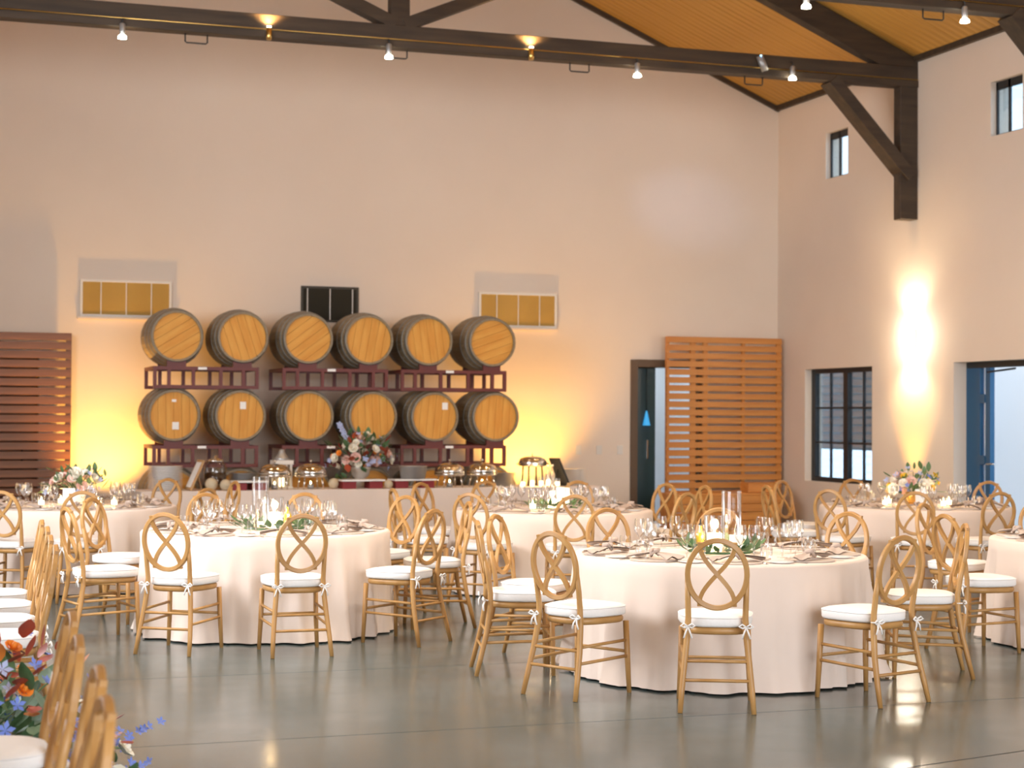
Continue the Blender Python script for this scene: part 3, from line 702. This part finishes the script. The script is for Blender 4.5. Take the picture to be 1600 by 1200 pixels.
LEAF = {'green': leaf_mesh('leaf', .085, .022, M['leaf']), 'pale': leaf_mesh('leaf', .06, .02, M['leaf_pale']), 'red': leaf_mesh('leaf', .08, .03, M['leaf_red']), 'orange': leaf_mesh('leaf', .08, .03, M['leaf_orange'])}
FLO = {'white': ('rose', rose_mesh('rose', .05, M['petal_white'])), 'pink': ('rose', rose_mesh('rose', .05, M['petal_pink'])), 'orange': ('ranunculus', rose_mesh('ranunculus', .035, M['petal_orange'])),
       'yellow': ('yellow_bloom', rose_mesh('yellow_bloom', .038, M['petal_yellow'])), 'blue': ('delphinium_floret', floret_mesh('delphinium_floret', .03, M['petal_blue'])), 'paleblue': ('delphinium_floret', floret_mesh('delphinium_floret', .034, M['petal_pale_blue']))}
def orient(d, rnd, spin=True):
    q = Vector(d).to_track_quat('Z', 'Y')
    if spin: q = q @ Quaternion((0, 0, 1), rnd.uniform(0, 6.28))
    return q.to_euler()
def scatter(root, items, c, rad, rnd, zmin=-.15, leafy=False):
    """items: list of (kind, key, count, size range, shell range); children of root on an ellipsoid dome about c"""
    for kind, key, n, (s0, s1), (t0, t1) in items:
        for i in range(n):
            while True:
                d = Vector((rnd.gauss(0, 1), rnd.gauss(0, 1), rnd.gauss(0, 1))).normalized()
                if d.z > zmin: break
            t = rnd.uniform(t0, t1); p = Vector((c[0]+d.x*rad[0]*t, c[1]+d.y*rad[1]*t, c[2]+d.z*rad[2]*t)); s = rnd.uniform(s0, s1)
            if kind == 'leaf':
                up = Vector((rnd.gauss(0, .6), rnd.gauss(0, .6), rnd.gauss(0, .5)))
                q = (d+up).to_track_quat('Y', 'Z'); obj('leaf', LEAF[key], root, p, q.to_euler(), (s, s, s))
            else:
                nm, me = FLO[key]; obj(nm, me, root, p, orient(d+Vector((0, -.35, .1)), rnd), (s, s, s))
def stems(root, pts, base, mt=None):
    m = MB()
    for p in pts: m.tube([base, ((base[0]+p[0])/2, (base[1]+p[1])/2, base[2]+(p[2]-base[2])*.6), p], .004, 5)
    m.o('stems', mt or M['leaf'], root)

# centre pieces of the tables
def candle_light(root, z, power=2.2): lamp('candle_light', 'POINT', (0, 0, z), power, (1, .66, .30), parent=root, shadow_soft_size=.03)
def cylinder_vase(x, y, hgt, rad, label):
    r = empty('cylinder_vase', (x, y, zt), label=label, cat='vase')
    MB().lathe([(0, .006), (rad*.9, .001), (rad, .008), (rad, hgt)], 24, cap=False).o('glass_cylinder', M['glass'], r)
    MB().lathe([(.022, .012), (.022, .05), (0, .052)], 14).o('candle', M['candle'], r)
    return r
def hurricane(x, y, hgt, rad, label, group=None, power=2.2):
    r = empty('hurricane_candle', (x, y, zt), label=label, cat='candle', group=group)
    MB().lathe([(0, .006), (rad*.9, .001), (rad, .008), (rad, hgt)], 24, cap=False).o('glass_shade', M['glass'], r)
    MB().lathe([(rad*.72, .011), (rad*.72, hgt*.52), (rad*.62, hgt*.53), (0, hgt*.51)], 18).o('candle', M['candle'], r)
    MB().lathe([(0, 0), (.006, .008), (.004, .02), (0, .034)], 8, c=(0, 0, hgt*.53)).o('flame', M['flame'], r)
    candle_light(r, hgt*.53+.06, power)
    return r
def oil_bottle(x, y, label):
    r = empty('oil_bottle', (x, y, zt), label=label, cat='bottle')
    MB().lathe([(.026, 0), (.028, .004), (.028, .10), (.02, .125), (.011, .14), (.011, .165)], 16).o('body', M['oil'], r)
    MB().lathe([(.012, .165), (.012, .178), (.006, .182), (.004, .21), (0, .212)], 10).o('pourer', M['black'], r)
def card(x, y, w_, h_, rz, label, ln=True):
    r = empty('table_card', (x, y, zt), rz, label=label, cat='card')
    MB().box(-w_/2, w_/2, -.001, .001, .004, h_).o('sheet', M['paper'], r, rot=(-.12, 0, 0))
    if ln: MB().box(-.003, .003, -.0022, -.0012, h_*.22, h_*.58).o('numeral', M['ink'], r, rot=(-.12, 0, 0))
    MB().box(-w_*.35, w_*.35, -.015, .02, 0, .006).o('foot', M['wood_box'], r)
def greens(c, r0, n, label, rnd, avoid=()):
    r = empty('greenery_ring', (*c, zt), label=label, cat='greenery')
    MB().tube([(r0*math.cos(a*PI/8), r0*math.sin(a*PI/8), .012) for a in range(16)], .008, 6, closed=True).o('vine', M['leaf'], r)
    done = 0
    while done < n:
        a = rnd.uniform(0, 2*PI); q = r0+rnd.uniform(-.03, .05); d = Vector((math.cos(a)*rnd.choice((-1, 1, 1)), math.sin(a), 0))+Vector((rnd.gauss(0, .6), rnd.gauss(0, .6), rnd.uniform(.1, .8)))
        s = rnd.uniform(.75, 1.15); d.normalize(); p = Vector((q*math.cos(a), q*math.sin(a), rnd.uniform(.012, .045)))
        if any(math.hypot(c[0]+p.x+d.x*t*.1*s-ax, c[1]+p.y+d.y*t*.1*s-ay) < ar+.024*s for t in (0, .33, .66, 1) for ax, ay, ar in avoid): continue
        obj('leaf', LEAF[rnd.choice(('green', 'green', 'pale'))], r, p, d.to_track_quat('Y', 'Z').to_euler(), (s, s, s)); done += 1
# camera-facing rotation for small upright cards standing across the room
fz = -YAW
D1, D2, D3, D4, D5 = [TABLES[k][1] for k in ('T1', 'T2', 'T3', 'T4', 'T5')]
def off(k, right, back):   # offset from the table centre: right/back as seen when facing the barrel wall from the aisle
    c = TABLES[k][0]; return (c[0]+_r.x*right+_f.x*back, c[1]+_r.y*right+_f.y*back)
rnd = random.Random(5)
cylinder_vase(*off('T1', .085, .07), .385, .062, 'tall clear glass cylinder vase on the round table '+D1)
hurricane(*off('T1', -.03, -.01), .235, .065, 'glowing glass hurricane candle on the round table '+D1)
oil_bottle(*off('T1', -.11, .055), 'yellow olive oil bottle on the round table '+D1)
card(*off('T1', .095, -.07), .085, .12, fz-.25, 'white number card on the round table '+D1)
greens(off('T1', .01, 0), .195, 75, 'ring of green leaves on the round table '+D1, rnd, [(*off('T1', a, b), q) for a, b, q in ((.085, .07, .062), (-.03, -.01, .065), (-.11, .055, .028), (.095, -.07, .045))])
cylinder_vase(*off('T2', -.055, .07), .385, .062, 'tall clear glass cylinder vase on the round table '+D2)
hurricane(*off('T2', .06, 0), .235, .065, 'glowing glass hurricane candle on the round table '+D2, power=3)
oil_bottle(*off('T2', .157, 0), 'yellow olive oil bottle on the round table '+D2)
greens(off('T2', .06, 0), .22, 80, 'ring of green leaves on the round table '+D2, rnd, [(*off('T2', a, b), q) for a, b, q in ((-.055, .07, .062), (.06, 0, .065), (.157, 0, .028))])
hurricane(*off('T3', .0, 0), .16, .055, 'glowing glass hurricane candle on the round table '+D3, power=3)
hurricane(*off('T3', -.18, -.17), .1, .035, 'small votive candle on the round table '+D3, power=.6)
card(*off('T3', .10, .075), .12, .19, fz, 'white number card on the round table '+D3, False)
greens(off('T3', .02, 0), .205, 60, 'ring of green leaves on the round table '+D3, rnd, [(*off('T3', a, b), q) for a, b, q in ((0, 0, .055), (-.18, -.17, .035), (.06, .075, .03), (.10, .075, .03), (.14, .075, .03))])
def vase_flowers(k, label, items, vase_mt, seed):
    rn = random.Random(seed); c = off(k, 0, .05)
    r = empty('flower_centrepiece', (*c, zt), label=label, cat='flowers')
    MB().lathe([(.05, 0), (.055, .01), (.075, .08), (.08, .13), (.07, .13), (.06, .02), (0, .02)], 20).o('bowl', vase_mt, r)
    stems(r, [(rn.uniform(-.2, .2), rn.uniform(-.2, .2), rn.uniform(.2, .34)) for _ in range(14)], (0, 0, .08))
    scatter(r, items, (0, 0, .15), (.27, .22, .19), rn)
    return r
vase_flowers('T4', 'low centrepiece of pink and cream roses with greenery', [('f', 'white', 9, (.9, 1.3), (.7, .95)), ('f', 'pink', 9, (.8, 1.2), (.7, .95)), ('leaf', 'green', 55, (.8, 1.3), (.6, 1.15)), ('f', 'paleblue', 10, (.8, 1.1), (1, 1.2))], M['china'], 3)
vase_flowers('T5', 'low centrepiece of white, blue and yellow flowers', [('f', 'white', 10, (.9, 1.35), (.7, .95)), ('f', 'pink', 5, (.8, 1.1), (.7, .95)), ('f', 'yellow', 8, (.8, 1.1), (.75, 1.05)), ('f', 'blue', 12, (.8, 1.1), (.8, 1.05)), ('f', 'paleblue', 12, (.9, 1.2), (.85, 1.15)), ('leaf', 'green', 40, (.7, 1.2), (.6, 1.1))], M['brass'], 4)
for k in ('T4', 'T5'):
    card(*off(k, .0 if k == 'T5' else .0, -.26), .11, .17, fz, 'white number card on the round table '+TABLES[k][1], False)
    for i, (a, b) in enumerate(((-.3, -.05), (.24, -.14), (.34, .05), (-.2, .25))):
        hurricane(*off(k, a, b), .09, .034, 'small votive candle on the round table '+TABLES[k][1], 'votives on the round table '+TABLES[k][1], .8)

# big floor arrangement at the aisle
rn = random.Random(11)
r = empty('floor_flowers', (.10, 7.15, 0), label='tall blue, red and white floor flower arrangement between the aisle chairs', cat='flowers')
MB().lathe([(.22, 0), (.24, .02), (.2, .16), (.16, .18)], 18).o('basket', M['wicker'], r)
stems(r, [(rn.uniform(-.35, .4), rn.uniform(-.35, .35), rn.uniform(.15, .5)) for _ in range(40)], (0, 0, .12))
LEAF['big'] = leaf_mesh('leaf', .13, .042, M['leaf'])
scatter(r, [('leaf', 'big', 120, (.9, 1.4), (.3, .95)), ('leaf', 'green', 30, (1, 1.5), (.7, 1.0)), ('leaf', 'pale', 30, (1, 1.5), (.7, 1.03)), ('f', 'blue', 130, (.9, 1.4), (.75, 1.05)), ('f', 'paleblue', 25, (.9, 1.3), (.8, 1.05)),
            ('f', 'white', 20, (.9, 1.3), (.8, .98)), ('leaf', 'red', 45, (.8, 1.2), (.75, 1.06)), ('leaf', 'orange', 12, (.7, 1.1), (.85, 1.08)), ('f', 'orange', 8, (.9, 1.2), (.8, 1))], (0, 0, .14), (.64, .60, .62), rn, zmin=-.1)
scatter(r, [('leaf', 'green', 18, (1, 1.5), (.3, 1.0)), ('f', 'blue', 26, (.8, 1.2), (.7, 1.05)), ('f', 'white', 9, (.9, 1.2), (.7, .95)), ('leaf', 'red', 8, (.7, 1), (.8, 1.05))], (.50, -.05, .06), (.30, .34, .3), rn, zmin=0)
scatter(r, [('leaf', 'red', 16, (.8, 1.2), (.5, 1)), ('leaf', 'orange', 5, (.8, 1.1), (.6, 1))], (.30, -.1, .46), (.2, .3, .24), rn, zmin=-.5)
for i, (dx, dy, dz) in enumerate([(.75, -.1, .12), (.82, .1, .2), (.72, .2, .05)]):
    for q in range(9):
        t = q/8; obj('delphinium_floret', FLO['blue'][1], r, (dx-.2*(1-t)+rn.uniform(-.02, .02), dy+rn.uniform(-.03, .03), dz+.1*t*(i+1)*.5), orient((rn.gauss(0, 1), -1, 1), rn), (.8, .8, .8))
for q, (dx, dy, dz, key) in enumerate([(-.08, -.35, .72, 'red'), (-.0, -.3, .80, 'orange'), (.05, -.3, .85, 'orange'), (-.1, -.25, .78, 'red'), (.1, -.2, .74, 'red'), (.02, -.28, .70, 'red'), (.16, -.25, .66, 'red'), (.1, -.3, .9, 'orange')]):
    obj('leaf', LEAF[key], r, (dx, dy, dz), (rn.uniform(-.4, .9), rn.uniform(-1, 1), rn.uniform(0, 6.28)), (1.6, 1.6, 1.6))
    MB().tube([(0, 0, .3), (dx*.5, dy*.7, dz*.75), (dx, dy, dz)], .003, 5).o('twig', M['leaf_red'], r)

# ------------------------------------------------------------------ buffet
def bpt(x, back): return (x, 18.85+(x-2.2)*.085+back)
BA = math.atan(.085)
def buffet(x0, x1, label, cl, seed):
    c = bpt(x0, 0); L = (x1-x0)/math.cos(BA); D = .68
    t = empty('buffet_table', (c[0], c[1], 0), BA, label=label, cat='table', group='buffet tables')
    MB().box(.02, L-.02, .02, D-.02, TZ-.03, TZ-.001).o('tabletop', M['wood_box'], t)
    for x in (.1, L-.1):
        for y in (.08, D-.08): MB().tube([(x, y, 0), (x, y, TZ-.03)], .018, 8).o('leg', M['galv'], t)
    rn = random.Random(seed); m = MB(); n = 150
    per = []
    for i in range(n):
        s = i/n*(2*L+2*D)
        if s < L: p = (s, 0, 0, -1)
        elif s < L+D: p = (L, s-L, 1, 0)
        elif s < 2*L+D: p = (2*L+D-s, D, 0, 1)
        else: p = (0, 2*L+2*D-s, -1, 0)
        per.append((p, s))
    vs_ = []
    for j, t_ in enumerate((0, .03, .3, .65, 1)):
        for (p, s) in per:
            k = .012*math.sin(s*16+seed)*t_+.008*math.sin(s*7.3)*t_ + .015*t_
            vs_.append((p[0]+p[2]*k, p[1]+p[3]*k, TZ+.004 if j == 0 else (TZ-.004)*(1-t_)+.01*t_))
    m.add(vs_, [(j*n+i, j*n+(i+1) % n, (j+1)*n+(i+1) % n, (j+1)*n+i) for j in range(4) for i in range(n)]+[tuple(range(n))], False)
    o = m.o('buffet_cloth', M['cloth'], loc=(c[0], c[1], 0), rot=(0, 0, BA), recalc=False); tag(o, cl, 'tablecloth', 'buffet cloths')
buffet(2.2, 5.34, 'long buffet table before the barrels, dark screen half', 'blush cloth on the buffet half with the lantern', 1)
buffet(5.40, 7.72, 'long buffet table before the barrels, doorway half', 'blush cloth on the buffet half with the black sign', 2)
bz = TZ+.005
def stack(x, back, n, mt, rad, label, name='plate_stack', grp='plates stacked on the buffet', th=.018):
    me = MB().lathe([(rad*.6, 0), (rad, th*.7), (rad, th*.9), (rad*.6, th*.3), (0, th*.3)], 24).mesh('buffet_plate', mt)
    for i in range(n):
        p = bpt(x, back); tag(obj('buffet_plate', me, None, (p[0]+random.uniform(-.004, .004), p[1], bz+i*th)), label, 'plate', grp)
stack(2.50, .33, 15, M['china'], .19, 'white plate in the tall stack beside the amber wall', grp='white plates by the amber wall')
stack(7.48, .42, 11, M['china'], .19, 'white plate in the stack beside the black sign', grp='white plates by the black sign')
stack(3.40, .46, 10, M['galv'], .17, 'grey plate in the stack beside the glass dispenser', grp='grey plates by the dispenser')
stack(6.56, .38, 9, M['galv'], .15, 'grey plate in the stack between chafing dish and candles', grp='grey plates near the candles')
def sign(x, back, tilt, mt, label, w_=.28, h_=.36):
    p = bpt(x, back); r = empty('tilted_sign', (p[0], p[1], bz+.0045), BA, label=label, cat='sign')
    MB().box(-.012, .012, -w_/2, w_/2, 0, h_).o('frame', mt, r, .003, rot=(0, tilt, 0))
    MB().box(-.014, -.0125, -w_/2+.03, w_/2-.03, .03, h_-.03).o('sheet', M['paper'] if mt != M['black'] else M['ink'], r, rot=(0, tilt, 0))
    s = 1 if tilt > 0 else -1
    a_ = abs(tilt); MB().beam((s*(math.sin(a_)*h_*.62+.008), 0, math.cos(a_)*h_*.62), (s*(math.sin(a_)*h_*.62+.06), 0, -.001), .02, .01).o('easel', mt, r)
sign(2.74, .24, .42, M['wood_box'], 'tilted wooden framed menu beside the plates')
sign(7.31, .2, -.42, M['black'], 'tilted black sign at the buffet end')
p = bpt(3.06, .36); r = empty('drink_dispenser', (*p, bz), label='glass drink dispenser with lid on the buffet', cat='dispenser')
MB().lathe([(0, .061), (.10, .062), (.125, .08), (.125, .26), (.09, .31)], 22, cap=False).o('jar', M['glass'], r)
MB().lathe([(.118, .075), (.118, .19), (0, .19)], 20).o('drink', mat('dark_tea', (.06, .03, .015), .2), r)
MB().lathe([(.095, .31), (.1, .325), (.05, .345), (.015, .35), (.018, .375), (0, .385)], 18).o('lid', M['steel'], r)
MB().lathe([(.10, 0), (.10, .06)], 18).o('stand', M['wood_box'], r)
MB().tube([(0, -.12, .11), (0, -.17, .11), (0, -.17, .085)], .012, 8).o('tap', M['steel'], r)
for x, b, s in ((2.98, .12, .07), (3.13, .07, .062), (4.40, .2, .06), (5.03, .02+.06, .05)):
    p = bpt(x, b); o = MB().lathe([(0, 0)]+[(s*math.sin(PI*i/10), s-s*math.cos(PI*i/10)) for i in range(1, 10)]+[(0, 2*s)], 16).o('wicker_ball', M['wicker'], loc=(p[0], p[1], bz))
    tag(o, 'tan wicker ball on the buffet '+('beside the dispenser' if x < 3.5 else ('by the chafing dish' if x < 5 else 'by the metal tub')), 'ornament', 'wicker balls')
def chafer(x, back, label):
    p = bpt(x, back); r = empty('chafing_dish', (*p, bz), BA, label=label, cat='chafing dish', group='chafing dishes')
    MB().lathe([(.17, .135), (.185, .15), (.185, .165), (.17, .165)], 24).o('water_pan', M['steel'], r)
    MB().lathe([(.183, .166), (.18, .20), (.15, .25), (.09, .28), (.0, .29)], 24).o('dome_lid', M['steel'], r)
    MB().lathe([(.008, .288), (.008, .31), (.02, .315), (.02, .325), (0, .33)], 12).o('knob', M['steel'], r)
    for a in range(4): MB().tube([(.14*math.cos(a*PI/2+.78), .14*math.sin(a*PI/2+.78), .14), (.165*math.cos(a*PI/2+.78), .165*math.sin(a*PI/2+.78), 0)], .009, 7).o('leg', M['steel'], r)
    MB().lathe([(.035, .0), (.035, .05), (.02, .055), (0, .055)], 14).o('burner', M['galv'], r)
    MB().lathe([(0, .055), (.008, .065), (0, .09)], 8).o('flame', M['flame'], r)
for x, lb in ((3.72, 'silver domed chafing dish beside the lantern'), (4.14, 'silver domed chafing dish beside the white tray'), (5.83, 'silver domed chafing dish beside the metal tub'), (6.24, 'silver domed chafing dish beside the grey plates')):
    chafer(x, .24, lb)
p = bpt(6.93, .34); r = empty('tall_chafing_dish', (*p, bz), BA, label='silver chafing dish with raised dome on tall legs near the black sign', cat='chafing dish')
MB().lathe([(.17, .255), (.175, .275), (.15, .33), (.08, .355), (0, .36)], 24).o('dome_lid', M['steel'], r)
MB().lathe([(.008, .36), (.008, .385), (0, .40)], 10).o('knob', M['steel'], r)
MB().lathe([(.15, .235), (.176, .25), (.176, .256)], 24).o('water_pan', M['steel'], r)
for a in range(4): MB().tube([(.12*math.cos(a*PI/2+.78), .12*math.sin(a*PI/2+.78), .24), (.135*math.cos(a*PI/2+.78), .135*math.sin(a*PI/2+.78), 0)], .011, 7).o('leg', M['black'], r)
MB().tube([(-.21, 0, .265), (.21, 0, .265)], .008, 6).o('handle', M['brass'], r)
p = bpt(3.86, .54); r = empty('lantern', (*p, bz), BA, label='white wooden lantern with grey metal top on the buffet', cat='lantern')
for sx in (-1, 1):
    for sy in (-1, 1): MB().box(sx*.085-.012, sx*.085+.012, sy*.085-.012, sy*.085+.012, .02, .27).o('post', M['white_wood'], r)
MB().box(-.105, .105, -.105, .105, 0, .02).o('base', M['white_wood'], r); MB().box(-.11, .11, -.11, .11, .27, .32).o('top_frame', M['white_wood'], r, .004)
for a in range(4):
    MB().box(-.073, .073, -.002, .002, .02, .27).o('pane', M['glass'], r, loc=(.085*math.sin(a*PI/2), -.085*math.cos(a*PI/2), 0), rot=(0, 0, a*PI/2))
MB().lathe([(.10, .32), (.075, .35), (.04, .40), (.035, .42), (.03, .44), (0, .445)], 16).o('metal_cap', M['galv'], r)
MB().lathe([(.03, .02), (.03, .12), (0, .12)], 14).o('candle', M['candle'], r)
def tray(x0, x1, back, label, grp='white serving boards'):
    p = bpt((x0+x1)/2, back); hw = (x1-x0)/2; r = empty('serving_board', (*p, bz), BA, label=label, cat='board', group=grp)
    MB().box(-hw, hw, -.13, .13, .085, .105).o('board', M['china'], r, .004)
    for sx in (-1, 1): MB().box(sx*(hw-.1)-.08, sx*(hw-.1)+.08, -.1, .1, 0, .085).o('riser', M['red_box'], r, .004)
tray(4.46, 4.98, .2, 'white serving board on red risers under the flower urn'); tray(5.09, 5.61, .2, 'white serving board on red risers under the metal tub'); tray(3.18, 3.6, .14, 'white serving board on red risers before the grey plates')
p = bpt(5.36, .2); o = MB().lathe([(.14, 0), (.165, .14), (.175, .145), (.165, .15), (.155, .14), (.135, .01), (0, .01)], 26).o('metal_tub', M['galv'], loc=(p[0], p[1], bz+.105)); tag(o, 'round galvanised metal tub on the white serving board', 'tub')
p = bpt(4.80, .52); rn = random.Random(21)
r = empty('flower_urn', (*p, bz), label='stone urn of white, pink, blue and orange flowers before the barrels', cat='flowers')
MB().lathe([(.085, 0), (.085, .02), (.045, .06), (.05, .09), (.10, .14), (.115, .21), (.125, .235), (.105, .235), (.09, .15), (0, .12)], 24).o('urn', M['stone'], r)
stems(r, [(rn.uniform(-.35, .35), rn.uniform(-.15, .15), rn.uniform(.35, .65)) for _ in range(20)], (0, 0, .2))
scatter(r, [('f', 'white', 20, (.8, 1.3), (.6, 1)), ('f', 'pink', 9, (1.0, 1.5), (.6, .95)), ('f', 'paleblue', 26, (.9, 1.4), (.8, 1.15)), ('f', 'orange', 7, (.9, 1.3), (.6, .95)), ('leaf', 'green', 60, (.9, 1.6), (.5, 1.2)), ('leaf', 'red', 12, (.9, 1.4), (.8, 1.1))], (0, 0, .34), (.40, .2, .27), rn, zmin=-.45)
for q in range(8): obj('delphinium_floret', FLO['paleblue'][1], r, (-.16-.015*q, -.05, .52+.03*q), orient((-.3, -1, .3), rn), (1.2, 1.2, 1.2))
for i in range(16): obj('leaf', LEAF['green'], r, (rn.uniform(-.30, -.14), rn.uniform(-.05, .06), rn.uniform(.01, .12)), (rn.uniform(-.3, .6), rn.uniform(-1, 1), rn.uniform(0, 6)), (1.1, 1.1, 1.1))
for i, (x, b, h_, rd) in enumerate(((6.72, .1, .10, .035), (6.83, .07, .13, .03), (6.95, .08, .12, .032), (7.06, .12, .15, .03), (7.15, .05, .10, .035))):
    q = bpt(x, b); r = empty('amber_votive', (*q, bz), label='glowing amber candle glass on the buffet near the black sign', cat='candle', group='candles on the buffet end')
    MB().lathe([(0, .005), (rd*.9, .001), (rd, .006), (rd, h_)], 16, cap=False).o('glass_shade', M['glass'], r)
    MB().lathe([(rd*.75, .009), (rd*.75, h_*.55), (0, h_*.56)], 14).o('candle', M['candle'], r)
q = bpt(6.93, .1); lamp('buffet_candle_light', 'POINT', (q[0], q[1]-.05, bz+.22), 4, (1, .6, .2), shadow_soft_size=.05)
for x, b in ((7.03, .05), (7.12, .14)):
    q = bpt(x, b); r = empty('buffet_bottle', (*q, bz), label='slim pale bottle beside the black sign on the buffet', cat='bottle', group='bottles on the buffet end')
    MB().lathe([(.03, 0), (.032, .01), (.032, .15), (.014, .19), (.012, .24)], 14).o('body', M['glass'], r); MB().lathe([(.014, .24), (.014, .26), (0, .262)], 10).o('stopper', M['white_wood'], r)
# wall sockets by the doorway
for i in range(3): tag(MB().box(-.04, .04, -.012, 0, -.06, .06).o('wall_switch', M['white_wood'], bevel=.003, loc=(8.25+.3*i, YB, 1.12)), 'white switch plate on the back wall by the doorway', 'switch', 'switch plates')
